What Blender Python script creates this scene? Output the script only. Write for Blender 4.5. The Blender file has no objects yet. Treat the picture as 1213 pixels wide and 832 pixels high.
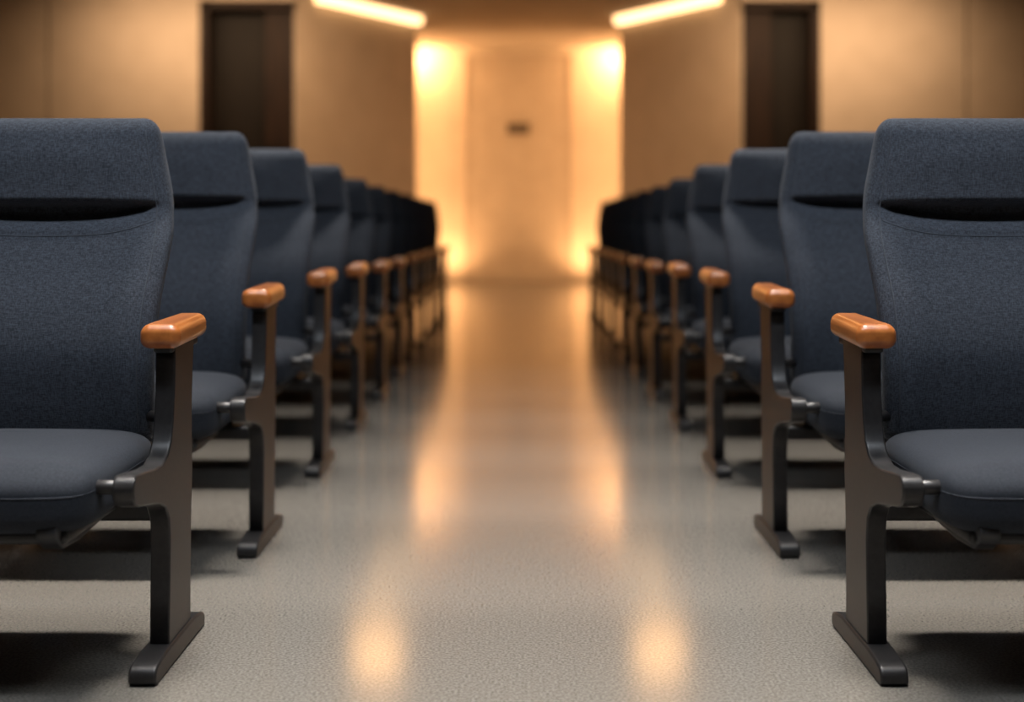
import bpy, bmesh, math
from mathutils import Vector, Matrix, Euler

scene = bpy.context.scene
FPX = 1483.0
EYE = 0.87
CEIL = 3.71

# ------------------------------------------------------------------ materials
def mat_new(name, base=(0.5,0.5,0.5), rough=0.5, metal=0.0, spec=0.5, coat=0.0, sheen=0.0):
    m = bpy.data.materials.new(name); m.use_nodes = True
    b = m.node_tree.nodes["Principled BSDF"]
    b.inputs["Base Color"].default_value = (*base, 1)
    b.inputs["Roughness"].default_value = rough
    b.inputs["Metallic"].default_value = metal
    b.inputs["Specular IOR Level"].default_value = spec
    b.inputs["Coat Weight"].default_value = coat
    b.inputs["Coat Roughness"].default_value = 0.15
    b.inputs["Sheen Weight"].default_value = sheen
    return m, m.node_tree, b

def noise_color(nt, b, c1, c2, scale, vec_scale=(1,1,1), detail=4, lo=0.35, hi=0.65, bump=0.0, bdist=0.001):
    N = nt.nodes; L = nt.links
    tc = N.new("ShaderNodeTexCoord"); mp = N.new("ShaderNodeMapping")
    mp.inputs["Scale"].default_value = vec_scale
    L.new(tc.outputs["Object"], mp.inputs["Vector"])
    n = N.new("ShaderNodeTexNoise"); n.inputs["Scale"].default_value = scale
    n.inputs["Detail"].default_value = detail
    L.new(mp.outputs["Vector"], n.inputs["Vector"])
    r = N.new("ShaderNodeValToRGB")
    r.color_ramp.elements[0].position = lo; r.color_ramp.elements[0].color = (*c1,1)
    r.color_ramp.elements[1].position = hi; r.color_ramp.elements[1].color = (*c2,1)
    L.new(n.outputs["Fac"], r.inputs["Fac"])
    L.new(r.outputs["Color"], b.inputs["Base Color"])
    if bump:
        bp = N.new("ShaderNodeBump"); bp.inputs["Strength"].default_value = bump
        bp.inputs["Distance"].default_value = bdist
        L.new(n.outputs["Fac"], bp.inputs["Height"])
        L.new(bp.outputs["Normal"], b.inputs["Normal"])
    return n, mp

# woven upholstery
def fabric(name, c1, c2, va, vb):
    m, nt, b = mat_new(name, rough=0.85, spec=0.2, sheen=0.05)
    b.inputs["Sheen Roughness"].default_value = 0.5
    b.inputs["Sheen Tint"].default_value = (0.7,0.77,0.9,1)
    N = nt.nodes; L = nt.links
    tc = N.new("ShaderNodeTexCoord")
    def fabn(vs, scale):
        mp = N.new("ShaderNodeMapping"); mp.inputs["Scale"].default_value = vs
        L.new(tc.outputs["Object"], mp.inputs["Vector"])
        n = N.new("ShaderNodeTexNoise"); n.inputs["Scale"].default_value = scale; n.inputs["Detail"].default_value = 1
        L.new(mp.outputs["Vector"], n.inputs["Vector"]); return n
    n1 = fabn(va, 620); n2 = fabn(vb, 620)
    ad = N.new("ShaderNodeMath"); ad.operation = 'ADD'
    L.new(n1.outputs["Fac"], ad.inputs[0]); L.new(n2.outputs["Fac"], ad.inputs[1])
    r = N.new("ShaderNodeValToRGB")
    r.color_ramp.elements[0].position = 0.38; r.color_ramp.elements[0].color = (*c1,1)
    r.color_ramp.elements[1].position = 0.62; r.color_ramp.elements[1].color = (*c2,1)
    hf = N.new("ShaderNodeMath"); hf.operation='MULTIPLY'; hf.inputs[1].default_value = 0.5
    L.new(ad.outputs[0], hf.inputs[0]); L.new(hf.outputs[0], r.inputs["Fac"])
    L.new(r.outputs["Color"], b.inputs["Base Color"])
    bp = N.new("ShaderNodeBump"); bp.inputs["Strength"].default_value = 0.25; bp.inputs["Distance"].default_value = 0.0006
    L.new(hf.outputs[0], bp.inputs["Height"]); L.new(bp.outputs["Normal"], b.inputs["Normal"])
    return m
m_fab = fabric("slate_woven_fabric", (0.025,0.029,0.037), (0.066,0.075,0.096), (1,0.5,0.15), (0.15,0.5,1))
m_fab2 = fabric("slate_fabric_seat_shade", (0.010,0.012,0.017), (0.023,0.027,0.036), (1,0.3,1), (0.3,1,1))  # same upholstery darkened: shade on the seats is put into the colour

m_seam, nt, b = mat_new("seam_thread", (0.05,0.06,0.085), 0.8)
noise_color(nt, b, (0.035,0.041,0.053), (0.065,0.073,0.092), 600)
m_metal, nt, b = mat_new("charcoal_painted_metal", rough=0.38, metal=0.3, spec=0.42)
noise_color(nt, b, (0.022,0.0205,0.021), (0.029,0.027,0.0275), 90, bump=0.03, bdist=0.0005)
m_black, nt, b = mat_new("black_plastic", rough=0.5)
noise_color(nt, b, (0.008,0.008,0.010), (0.013,0.013,0.015), 200, bump=0.05)
m_wood, nt, b = mat_new("lacquered_orange_wood", rough=0.36, coat=0.4)
noise_color(nt, b, (0.30,0.085,0.018), (0.46,0.148,0.035), 16, (3,0.5,3), lo=0.3, hi=0.7)

m_floor, nt, b = mat_new("polished_speckled_floor", rough=0.13, spec=0.6)
n, mp = noise_color(nt, b, (0.108,0.098,0.086), (0.195,0.178,0.157), 175, detail=3, lo=0.37, hi=0.63)
N = nt.nodes; L = nt.links
n2 = N.new("ShaderNodeTexNoise"); n2.inputs["Scale"].default_value = 1.3; n2.inputs["Detail"].default_value = 3
L.new(mp.outputs["Vector"], n2.inputs["Vector"])
mr = N.new("ShaderNodeMapRange"); mr.inputs["To Min"].default_value = 0.12; mr.inputs["To Max"].default_value = 0.165
L.new(n2.outputs["Fac"], mr.inputs["Value"]); L.new(mr.outputs["Result"], b.inputs["Roughness"])

m_wall, nt, b = mat_new("beige_plaster", rough=0.7, spec=0.3)
noise_color(nt, b, (0.46,0.365,0.275), (0.50,0.40,0.305), 3, bump=0.05)
m_panel, nt, b = mat_new("beige_door_panel", rough=0.6, spec=0.3)
noise_color(nt, b, (0.35,0.27,0.20), (0.38,0.295,0.22), 4)
m_ceil, nt, b = mat_new("ceiling_paint", rough=0.8, spec=0.2)
noise_color(nt, b, (0.44,0.36,0.28), (0.47,0.385,0.30), 4)
m_dwood, nt, b = mat_new("dark_walnut", rough=0.6, spec=0.2)
noise_color(nt, b, (0.009,0.004,0.003), (0.019,0.009,0.005), 6, (4,4,0.4))
m_leaf, nt, b = mat_new("dark_brown_door", rough=0.6, spec=0.2)
noise_color(nt, b, (0.006,0.004,0.003), (0.009,0.006,0.004), 6, (4,4,0.4))
m_sign, nt, b = mat_new("sign_dark", (0.03,0.02,0.015), 0.5)
noise_color(nt, b, (0.06,0.04,0.025), (0.08,0.055,0.035), 30)
m_white, nt, b = mat_new("fixture_white", (0.6,0.58,0.55), 0.5)
noise_color(nt, b, (0.55,0.53,0.5), (0.6,0.58,0.55), 20)

def emis(name, col, s):
    m, nt, b = mat_new(name, (0.8,0.7,0.5), 0.5)
    b.inputs["Emission Color"].default_value = (*col,1)
    b.inputs["Emission Strength"].default_value = s
    return m
WARM = (1.0,0.57,0.255)
m_strip = emis("warm_led", (1.0,0.62,0.30), 3.2)
m_down = emis("warm_downlight_lens", (1.0,0.52,0.19), 20.0)

# ------------------------------------------------------------------ helpers
def link(ob):
    scene.collection.objects.link(ob); return ob

def box(name, lo, hi, mat, bevel=0.0, parent=None):
    bm = bmesh.new(); bmesh.ops.create_cube(bm, size=1)
    c = [(a+b_)/2 for a,b_ in zip(lo,hi)]; s = [b_-a for a,b_ in zip(lo,hi)]
    for v in bm.verts: v.co = Vector((v.co.x*s[0]+c[0], v.co.y*s[1]+c[1], v.co.z*s[2]+c[2]))
    if bevel: bmesh.ops.bevel(bm, geom=bm.edges[:], offset=bevel, segments=2, profile=0.7, affect='EDGES')
    me = bpy.data.meshes.new(name); bm.to_mesh(me); bm.free(); me.materials.append(mat)
    ob = link(bpy.data.objects.new(name, me))
    if parent: ob.parent = parent
    return ob

def prism(name, pts, z0, z1, mat):
    bm = bmesh.new()
    vs = [bm.verts.new((x,y,z0)) for x,y in pts]
    f = bm.faces.new(vs)
    r_ = bmesh.ops.extrude_face_region(bm, geom=[f])
    for v in [g for g in r_['geom'] if isinstance(g, bmesh.types.BMVert)]: v.co.z = z1
    bmesh.ops.recalc_face_normals(bm, faces=bm.faces[:])
    me = bpy.data.meshes.new(name); bm.to_mesh(me); bm.free(); me.materials.append(mat)
    return link(bpy.data.objects.new(name, me))

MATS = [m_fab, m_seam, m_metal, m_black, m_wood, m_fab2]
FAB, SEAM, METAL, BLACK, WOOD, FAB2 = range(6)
master = bmesh.new()
def commit(bm, mi, smooth=True):
    for f in bm.faces: f.material_index = mi; f.smooth = smooth
    bmesh.ops.recalc_face_normals(bm, faces=bm.faces[:])
    me = bpy.data.meshes.new("tmp"); bm.to_mesh(me); bm.free()
    master.from_mesh(me); bpy.data.meshes.remove(me)

def c_box(lo, hi, mi, bev=0.004, seg=3, fn=None):
    bm = bmesh.new(); bmesh.ops.create_cube(bm, size=1)
    for v in bm.verts:
        v.co = Vector([ (lo[i]+hi[i])/2 + v.co[i]*(hi[i]-lo[i]) for i in range(3)])
    bmesh.ops.bevel(bm, geom=bm.edges[:], offset=bev, segments=seg, profile=0.5, affect='EDGES')
    if fn:
        for v in bm.verts: v.co = fn(v.co)
    commit(bm, mi)

def c_profile(pts, x0, x1, mi, bev=0.006, seg=3):
    bm = bmesh.new()
    vs = [bm.verts.new((x0,y,z)) for y,z in pts]
    f = bm.faces.new(vs)
    r_ = bmesh.ops.extrude_face_region(bm, geom=[f])
    for v in [g for g in r_['geom'] if isinstance(g, bmesh.types.BMVert)]: v.co.x = x1
    bmesh.ops.recalc_face_normals(bm, faces=bm.faces[:])
    ed = [e for e in bm.edges if abs(e.verts[0].co.x-e.verts[1].co.x) < 1e-6]
    bmesh.ops.bevel(bm, geom=ed, offset=bev, segments=seg, profile=0.5, affect='EDGES')
    commit(bm, mi)

def c_tube(path, rad, mi, n=8, closed=False):
    bm = bmesh.new(); rings = []
    P = [Vector(p) for p in path]; m = len(P)
    for i,p in enumerate(P):
        if closed: t = P[(i+1)%m]-P[i-1]
        else: t = P[min(i+1,m-1)]-P[max(i-1,0)]
        t.normalize()
        up = Vector((0,1,0)) if abs(t.y) < 0.9 else Vector((0,0,1))
        a = t.cross(up).normalized(); b_ = t.cross(a).normalized()
        rings.append([bm.verts.new(p + a*math.cos(2*math.pi*k/n)*rad + b_*math.sin(2*math.pi*k/n)*rad) for k in range(n)])
    for i in range(m if closed else m-1):
        A = rings[i]; B = rings[(i+1)%m]
        for k in range(n): bm.faces.new((A[k],A[(k+1)%n],B[(k+1)%n],B[k]))
    if not closed:
        bm.faces.new(rings[0][::-1]); bm.faces.new(rings[-1])
    commit(bm, mi)

def sgp(v, e): return math.copysign(abs(v)**e, v)
def smooth(a,b,x):
    t = max(0,min(1,(x-a)/(b-a))); return t*t*(3-2*t)
def lerp_tab(tab, z):
    if z <= tab[0][0]: return tab[0][1]
    if z >= tab[-1][0]: return tab[-1][1]
    for i in range(len(tab)-1):
        a,va=tab[i]; b_,vb=tab[i+1]
        if z <= b_:
            ma=(vb-tab[i-1][1])/(b_-tab[i-1][0]) if i>0 else (vb-va)/(b_-a)
            mb=(tab[i+2][1]-va)/(tab[i+2][0]-a) if i+2<len(tab) else (vb-va)/(b_-a)
            h=b_-a; t=(z-a)/h
            return (2*t**3-3*t*t+1)*va+(t**3-2*t*t+t)*h*ma+(-2*t**3+3*t*t)*vb+(t**3-t*t)*h*mb

# ------------------------------------------------------------------ chair (x: aisle arm at 0, seat toward +x; front = -y)
XC = 0.345
ZB, ZT = 0.40, 1.115
HW = [(0.40,0.262),(0.55,0.266),(0.72,0.274),(0.84,0.280),(0.90,0.274),(0.95,0.267),(1.02,0.253),(1.115,0.236)]
CY = [(0.40,0.186),(0.50,0.166),(0.60,0.158),(0.70,0.180),(0.80,0.226),(0.92,0.288),(1.02,0.300),(1.115,0.292)]
TH = [(0.40,0.085),(0.60,0.092),(0.80,0.085),(0.90,0.085),(0.94,0.110),(1.02,0.115),(1.115,0.085)]
def groove_lo(u): return 0.866 + 0.052*abs(u)**3.2
def groove_hi(u): return 0.918 + 0.002*abs(u)**2
def endf(z):
    r_=0.045
    if z > ZT-r_: t=(z-(ZT-r_))/r_; return (max(0,1-t**2.4))**0.42
    r2=0.03
    if z < ZB+r2: t=((ZB+r2)-z)/r2; return (max(0,1-t**2.4))**0.42
    return 1.0
def back_front_y(u, z):
    y0 = lerp_tab(CY,z); th = lerp_tab(TH,z)
    e = endf(z)
    prof = (1-min(1,abs(u))**5)**(1/3.0)
    y = y0 - th*0.5*prof*e
    lower = 1-smooth(0.84,0.90,z)
    y += lower*( 0.018*(1-abs(u)**2) - 0.010*math.exp(-((abs(u)-0.8)/0.14)**2) )
    lo_, hi_ = groove_lo(u), groove_hi(u)
    if hi_ > lo_:
        g = smooth(lo_-0.010, lo_+0.034, z)*(1-smooth(hi_-0.006, hi_+0.008, z))
        y += 0.034*g*(1-smooth(0.76,0.98,abs(u)))
    h = smooth(0.912,0.934,z)
    y -= h*0.016*(1-u*u)*(1-smooth(1.02,1.11,z))
    return y
def build_back():
    bm = bmesh.new()
    zs=[]; z=ZB
    while z < ZT:
        zs.append(z)
        d = 0.010
        if z < ZB+0.035 or z > ZT-0.050: d = 0.003
        if 0.850 < z < 0.945: d = 0.0025
        z += d
    zs.append(ZT)
    NF=72; NB=26
    rings=[]
    for z in zs:
        hw = lerp_tab(HW,z)*(0.87+0.13*endf(z)) ; y0=lerp_tab(CY,z); e=endf(z); th=lerp_tab(TH,z)
        ring=[]
        for k in range(NF+1):
            a = math.pi*k/NF
            u = -sgp(math.cos(a), 0.62)
            u = max(-1,min(1,u))
            ring.append(bm.verts.new((XC+u*hw, back_front_y(u,z), z)))
        for k in range(1,NB):
            a = math.pi*k/NB
            u = sgp(math.cos(a),0.45); s = (math.sin(a))**0.45
            bow = 0.030*e*min(1,s)
            ring.append(bm.verts.new((XC+u*hw, y0+bow, z)))
        rings.append(ring)
    n=len(rings[0])
    for A,B in zip(rings,rings[1:]):
        for k in range(n): bm.faces.new((A[k],A[(k+1)%n],B[(k+1)%n],B[k]))
    bm.faces.new(rings[0][::-1]); bm.faces.new(rings[-1])
    commit(bm, FAB)
build_back()
for s in (-1,1):
    path=[]
    for i in range(60):
        z = 0.44+ (1.085-0.44)*i/59
        u = 0.90*s
        hw = lerp_tab(HW,z)
        path.append((XC+u*hw, back_front_y(u,z)-0.0002, z))
    c_tube(path, 0.0016, SEAM, 6)
path=[]
for i in range(61):
    u=-0.88+1.76*i/60; z=groove_lo(u)-0.018; hw=lerp_tab(HW,z)
    path.append((XC+u*hw, back_front_y(u,z)-0.0002, z))
c_tube(path, 0.0013, SEAM, 6)
def shell():
    bm=bmesh.new(); rows=[]
    for i in range(22):
        z=0.40+0.64*i/21; hw=lerp_tab(HW,z)*0.93; y0=lerp_tab(CY,z)+0.026
        rows.append([[bm.verts.new((XC+hw*(-1+2*k/16), y0+0.010*(1-(abs(-1+2*k/16))**6)+off, z)) for k in range(17)] for off in (0,0.012)])
    for A,B in zip(rows,rows[1:]):
        for s in (0,1):
            for k in range(16): bm.faces.new((A[s][k],A[s][k+1],B[s][k+1],B[s][k]))
        for k in (0,16): bm.faces.new((A[0][k],A[1][k],B[1][k],B[0][k]))
    for R in (rows[0],rows[-1]):
        for k in range(16): bm.faces.new((R[0][k],R[0][k+1],R[1][k+1],R[1][k]))
    commit(bm, BLACK)
shell()

# seat cushion
def seat():
    bm=bmesh.new(); a,b_,c = 0.290,0.236,0.068
    cx,cy,cz = XC,-0.098,0.376
    nu,nv=96,48; rings=[]
    for j in range(1,nv):
        ph=-math.pi/2+math.pi*j/nv
        ring=[]
        for i in range(nu):
            th=2*math.pi*i/nu
            cp=sgp(math.cos(ph),0.32); sp=sgp(math.sin(ph),0.52)
            x=a*cp*sgp(math.cos(th),0.24); y=b_*cp*sgp(math.sin(th),0.24); z=c*sp
            u=x/a; v=y/b_
            if z>0: z += 0.010*(1-u*u)*(1-v*v)
            if z>0: z -= 0.014*smooth(-0.70,-1.0,v)
            if z<0: z += 0.012*smooth(-0.2,1,v)
            ring.append(bm.verts.new((cx+x,cy+y,cz+z)))
        rings.append(ring)
    for A,B in zip(rings,rings[1:]):
        for k in range(nu): bm.faces.new((A[k],A[(k+1)%nu],B[(k+1)%nu],B[k]))
    bm.faces.new(rings[0][::-1]); bm.faces.new(rings[-1])
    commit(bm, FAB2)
    path=[]
    for i in range(nu):
        th=2*math.pi*i/nu; cp=0.997
        x=a*cp*sgp(math.cos(th),0.24); y=b_*cp*sgp(math.sin(th),0.24)
        path.append((cx+x,cy+y,cz+0.014-0.004*smooth(-0.7,-1,y/b_)))
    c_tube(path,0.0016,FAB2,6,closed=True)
seat()
c_box((XC-0.245,-0.305,0.296),(XC+0.245,0.09,0.323), BLACK, 0.010)
for xx in (XC-0.235, XC+0.195):
    c_profile([(-0.322,0.335),(-0.324,0.312),(-0.29,0.286),(-0.20,0.282),(-0.05,0.293),(-0.05,0.330),(-0.30,0.335)], xx, xx+0.04, BLACK, 0.005)
c_box((0.0,-0.01,0.270),(0.635,0.05,0.306), METAL, 0.008)
c_tube([(0.0,-0.26,0.392),(0.085,-0.26,0.392)],0.014,METAL,16)
c_tube([(0.0,0.09,0.46),(0.09,0.16,0.46)],0.012,METAL,12)
c_box((0.085,0.02,0.280),(0.115,0.185,0.40), METAL, 0.006)
c_box((XC+0.20,0.02,0.280),(XC+0.23,0.185,0.40), METAL, 0.006)

leg=[(-0.078,0.020),(-0.074,0.15),(-0.070,0.25),(-0.076,0.292),(-0.098,0.318),(-0.14,0.334),(-0.20,0.346),(-0.262,0.356),
     (-0.296,0.366),(-0.308,0.388),(-0.304,0.408),(-0.290,0.420),(-0.24,0.416),(-0.17,0.408),(-0.12,0.408),(-0.085,0.420),(-0.062,0.444),
     (-0.048,0.485),(-0.040,0.54),(-0.036,0.60),(-0.038,0.632),(0.112,0.632),(0.104,0.58),(0.096,0.50),(0.096,0.42),(0.100,0.36),(0.092,0.28),(0.086,0.15),(0.086,0.020)]
c_profile(leg,-0.021,0.019,METAL,0.0045)
foot=[(-0.185,0.0),(-0.192,0.010),(-0.190,0.026),(-0.178,0.036),(-0.150,0.040),(-0.09,0.044),(0.10,0.044),(0.15,0.038),(0.176,0.030),(0.184,0.018),(0.180,0.0)]
c_profile(foot,-0.027,0.027,METAL,0.006)
c_box((-0.020,-0.050,0.616),(0.020,0.150,0.642),BLACK,0.006)
def armfn(c):
    t=(c.y+0.075)/0.27
    w=1.0+0.10*smooth(0.5,0.0,t)-0.08*smooth(0.6,1.0,t)
    x=c.x*w
    z=c.z
    if z<0.65: z-=0.006*smooth(0.35,0.0,t)
    z-=0.006*smooth(0.30,0.0,t)*(1 if z>0.65 else 0)
    z+=0.003*(1-(c.x/0.036)**2) if z>0.65 else 0
    return Vector((x,c.y,z))
c_box((-0.037,-0.080,0.632),(0.037,0.175,0.680),WOOD,0.019,6,armfn)

me = bpy.data.meshes.new("chair_base"); master.to_mesh(me); master.free()
for m in MATS: me.materials.append(m)
tmp = link(bpy.data.objects.new("tmp_chair", me))
md = tmp.modifiers.new("wn","WEIGHTED_NORMAL"); md.keep_sharp=True; md.weight=80
dg = bpy.context.evaluated_depsgraph_get(); dg.update()
chair_me = bpy.data.meshes.new_from_object(tmp.evaluated_get(dg))
chair_me.name="auditorium_chair_mesh"
bpy.data.objects.remove(tmp)

D0=2.55
offs=[0.0,0.91,1.95,2.95,3.92]+[3.92+0.94*i for i in range(1,7)]
zsc=[1.0,1.034,1.045,1.035,1.01]+[1.0]*6
for o,zs in zip(offs,zsc):
    for side in (-1,1):
        ob=link(bpy.data.objects.new("auditorium_chair",chair_me))
        ob.location=(side*0.71,D0+o,0); ob.scale=(side,1,zs)
        ob=link(bpy.data.objects.new("auditorium_chair",chair_me))
        ob.location=(side*1.984,D0+o,0); ob.scale=(-side,1,zs)

# ------------------------------------------------------------------ room
box("floor",(-7.2,-3.2,-0.1),(7.2,20.2,0.0),m_floor)
box("ceiling",(-7.2,-3.2,CEIL),(7.2,20.2,CEIL+0.1),m_ceil)
box("wall_left",(-7.2,-3.0,0),(-7.0,14.9,CEIL),m_wall)
box("wall_right",(7.0,-3.0,0),(7.2,14.9,CEIL),m_wall)
box("wall_rear",(-7.2,-3.2,0),(7.2,-3.0,CEIL),m_wall)
box("wall_end",(-2.2,19.8,0),(2.2,20.0,CEIL),m_wall)
YF=14.9
for s,nm,seam in ((-1,"left",5.60),(1,"right",5.34)):
    def X(a,b_): return (min(s*a,s*b_),max(s*a,s*b_))
    a,b_=X(seam+0.012,7.0); box("wall_%s_outer_panel"%nm,(a,YF,0),(b_,YF+0.2,CEIL),m_wall)
    a,b_=X(seam-0.012,seam+0.012); box("trim_%s_joint"%nm,(a,YF+0.03,0),(b_,YF+0.1,CEIL),m_dwood)
    jx = 3.80 if s<0 else 3.60
    a,b_=X(jx,seam-0.012); box("wall_%s_inner_panel"%nm,(a,YF,0),(b_,YF+0.2,CEIL),m_wall)
    a,b_=X(2.66,jx); box("wall_%s_lintel"%nm,(a,YF,3.56),(b_,YF+0.2,CEIL),m_wall)
    d=bpy.data.objects.new("door_%s"%nm,None); link(d)
    a,b_=X(3.05,jx-0.10); box("door_leaf",(a,YF+0.30,0.01),(b_,YF+0.35,3.46),m_leaf,0.005,d)
    a,b_=X(jx-0.10,jx); box("jamb_outer",(a,YF+0.02,0),(b_,YF+0.42,3.56),m_dwood,0.005,d)
    a,b_=X(2.70,3.05); box("jamb_inner",(a,YF+0.16,0),(b_,YF+0.42,3.56),m_dwood,0.02,d)
    a,b_=X(2.70,jx); box("head",(a,YF+0.02,3.46),(b_,YF+0.42,3.56),m_dwood,0.005,d)
    a,b_=X(3.12,3.15); box("handle",(a,YF+0.25,0.95),(b_,YF+0.28,1.35),m_metal,0.005,d)
    x1,y1,x2,y2 = 2.66,YF+0.10,1.385,17.0
    prism("wall_%s_splay"%nm,[(s*x1,y1),(s*x2,y2),(s*(x2+0.10),y2+0.14),(s*(x1+0.10),y1+0.16)],0,CEIL,m_wall)
    box("wall_%s_alcove"%nm,(min(s*1.9,s*2.1),17.0,0),(max(s*1.9,s*2.1),19.8,CEIL),m_wall)
    dx,dy=x2-x1,y2-y1; Ld=math.hypot(dx,dy); nx,ny=-abs(dy/Ld),-abs(dx/Ld)
    p=[(x1+dx*0.14+nx*0.005,y1+dy*0.14+ny*0.005),(x2+nx*0.005,y2+ny*0.005)]
    q=[(x+nx*0.10,y+ny*0.10) for x,y in p]
    prism("cove_light_strip",[(s*p[0][0],p[0][1]),(s*p[1][0],p[1][1]),(s*q[1][0],q[1][1]),(s*q[0][0],q[0][1])],CEIL-0.11,CEIL-0.002,m_strip)

dd=bpy.data.objects.new("door_end",None); link(dd)
box("leaf",(-0.80,19.70,0.01),(0.80,19.78,3.52),m_panel,0.01,dd)
box("jamb_left",(-0.84,19.68,0),(-0.80,19.80,3.56),m_panel,0.004,dd)
box("jamb_right",(0.80,19.68,0),(0.84,19.80,3.56),m_panel,0.004,dd)
box("head",(-0.84,19.68,3.52),(0.84,19.80,3.56),m_panel,0.004,dd)
box("sign_plaque",(-0.17,19.675,2.32),(0.17,19.70,2.49),m_sign,0.01,dd)

def cyl(name, loc, r, h, mat, parent=None):
    bm=bmesh.new(); bmesh.ops.create_cone(bm,cap_ends=True,segments=40,radius1=r,radius2=r,depth=h)
    bmesh.ops.bevel(bm,geom=[e for e in bm.edges if len(e.link_faces)==2 and abs(e.verts[0].co.z-e.verts[1].co.z)<1e-5],offset=min(r,h)*0.15,segments=2,affect='EDGES')
    me=bpy.data.meshes.new(name); bm.to_mesh(me); bm.free(); me.materials.append(mat)
    ob=link(bpy.data.objects.new(name,me)); ob.location=loc
    if parent: ob.parent=parent
    return ob
def spot(name, loc, aim, power, col, size, blend=0.8, rad=0.05, parent=None):
    l=bpy.data.lights.new(name,'SPOT'); l.energy=power; l.color=col; l.spot_size=size; l.spot_blend=blend; l.shadow_soft_size=rad
    ob=link(bpy.data.objects.new(name,l)); ob.location=loc
    ob.rotation_euler=(Vector(aim)-Vector(loc)).to_track_quat('-Z','Y').to_euler()
    if parent: ob.parent=parent
    return ob
def area(name, loc, rot, sx, sy, power, col, spread=math.pi, parent=None, aim=None):
    l=bpy.data.lights.new(name,'AREA'); l.shape='RECTANGLE'; l.size=sx; l.size_y=sy; l.energy=power; l.color=col; l.spread=spread
    ob=link(bpy.data.objects.new(name,l)); ob.location=loc; ob.rotation_euler=rot
    if aim: ob.rotation_euler=(Vector(aim)-Vector(loc)).to_track_quat('-Z','Y').to_euler()
    if parent: ob.parent=parent
    return ob

for s in (-1,1):
    e=link(bpy.data.objects.new("floor_uplight",None))
    cyl("housing",(s*1.12,19.20,0.008),0.07,0.014,m_metal,e)
    spot("lamp",(s*1.12,19.20,0.05),(s*1.12,19.78,1.1),110,WARM,math.radians(130),1.0,0.04,e)
    e=link(bpy.data.objects.new("recessed_downlight",None))
    cyl("trim_ring",(s*1.66,19.40,CEIL-0.01),0.10,0.02,m_white,e)
    spot("lamp",(s*1.66,19.40,CEIL-0.10),(s*1.20,19.8,3.2),150,WARM,math.radians(160),1.0,0.06,e)
    e=link(bpy.data.objects.new("recessed_downlight",None))
    cyl("trim_ring",(s*1.5,13.3,CEIL-0.01),0.34,0.02,m_white,e)
    cyl("lens",(s*1.5,13.3,CEIL-0.024),0.30,0.012,m_down,e)
    e=link(bpy.data.objects.new("wall_wash_batten",None))
    box("profile",(min(s*1.84,s*1.89),18.3,0.1),(max(s*1.84,s*1.89),18.4,3.6),m_white,0.005,e)
    area("lamp",(s*1.82,18.35,1.85),(0,0,0),0.06,3.4,66,WARM,math.pi,e,aim=(s*1.25,19.8,1.85))
    e=link(bpy.data.objects.new("wall_fill_light",None))  # added out-of-view lamp and housing, brightens the walls beside the doors
    box("housing",(min(s*1.5,s*5.6),13.72,CEIL-0.05),(max(s*1.5,s*5.6),13.84,CEIL-0.001),m_white,0.005,e)
    area("lamp",(s*3.2,13.78,CEIL-0.09),(0,0,0),3.4,0.08,64,(1.0,0.67,0.40),math.radians(150),e,aim=(s*3.2,15.2,1.6))

louv=[(1.9,36),(2.75,36),(3.6,34),(4.45,30),(5.3,23),(6.15,15),(7.0,8),(7.85,4)]
for y,pw in louv:
    e=link(bpy.data.objects.new("louvre_ceiling_light",None))
    box("housing",(-3.0,y-0.10,CEIL-0.06),(3.0,y+0.10,CEIL-0.001),m_white,0.005,e)
    area("lamp",(0,y,CEIL-0.09),(math.radians(-10),0,0),5.8,0.18,pw,(1.0,0.95,0.88),math.radians(22),e)
e=link(bpy.data.objects.new("front_fill_light",None))  # front fill added to light the chair backs; its fixture is unseen
box("housing",(-1.6,1.05,CEIL-0.06),(1.6,1.55,CEIL-0.001),m_white,0.01,e)
area("lamp",(0,1.3,CEIL-0.12),(0,0,0),3.0,0.4,58,(0.84,0.92,1.0),math.radians(110),e,aim=(0,2.9,0.9))

w=bpy.data.worlds.new("world"); scene.world=w; w.use_nodes=True
w.node_tree.nodes["Background"].inputs[0].default_value=(0.5,0.45,0.4,1)
w.node_tree.nodes["Background"].inputs[1].default_value=0.05

# ------------------------------------------------------------------ camera
cam=bpy.data.cameras.new("camera"); co=link(bpy.data.objects.new("camera",cam))
co.location=(0,0,EYE); co.rotation_euler=(math.radians(90),0,0)
cam.sensor_width=36; cam.lens=36*FPX/1213
cam.shift_x=-7.5/1213; cam.shift_y=-148/1213
cam.dof.use_dof=True; cam.dof.focus_distance=2.6; cam.dof.aperture_fstop=1.4
cam.clip_end=100
scene.camera=co
scene.view_settings.view_transform='Standard'
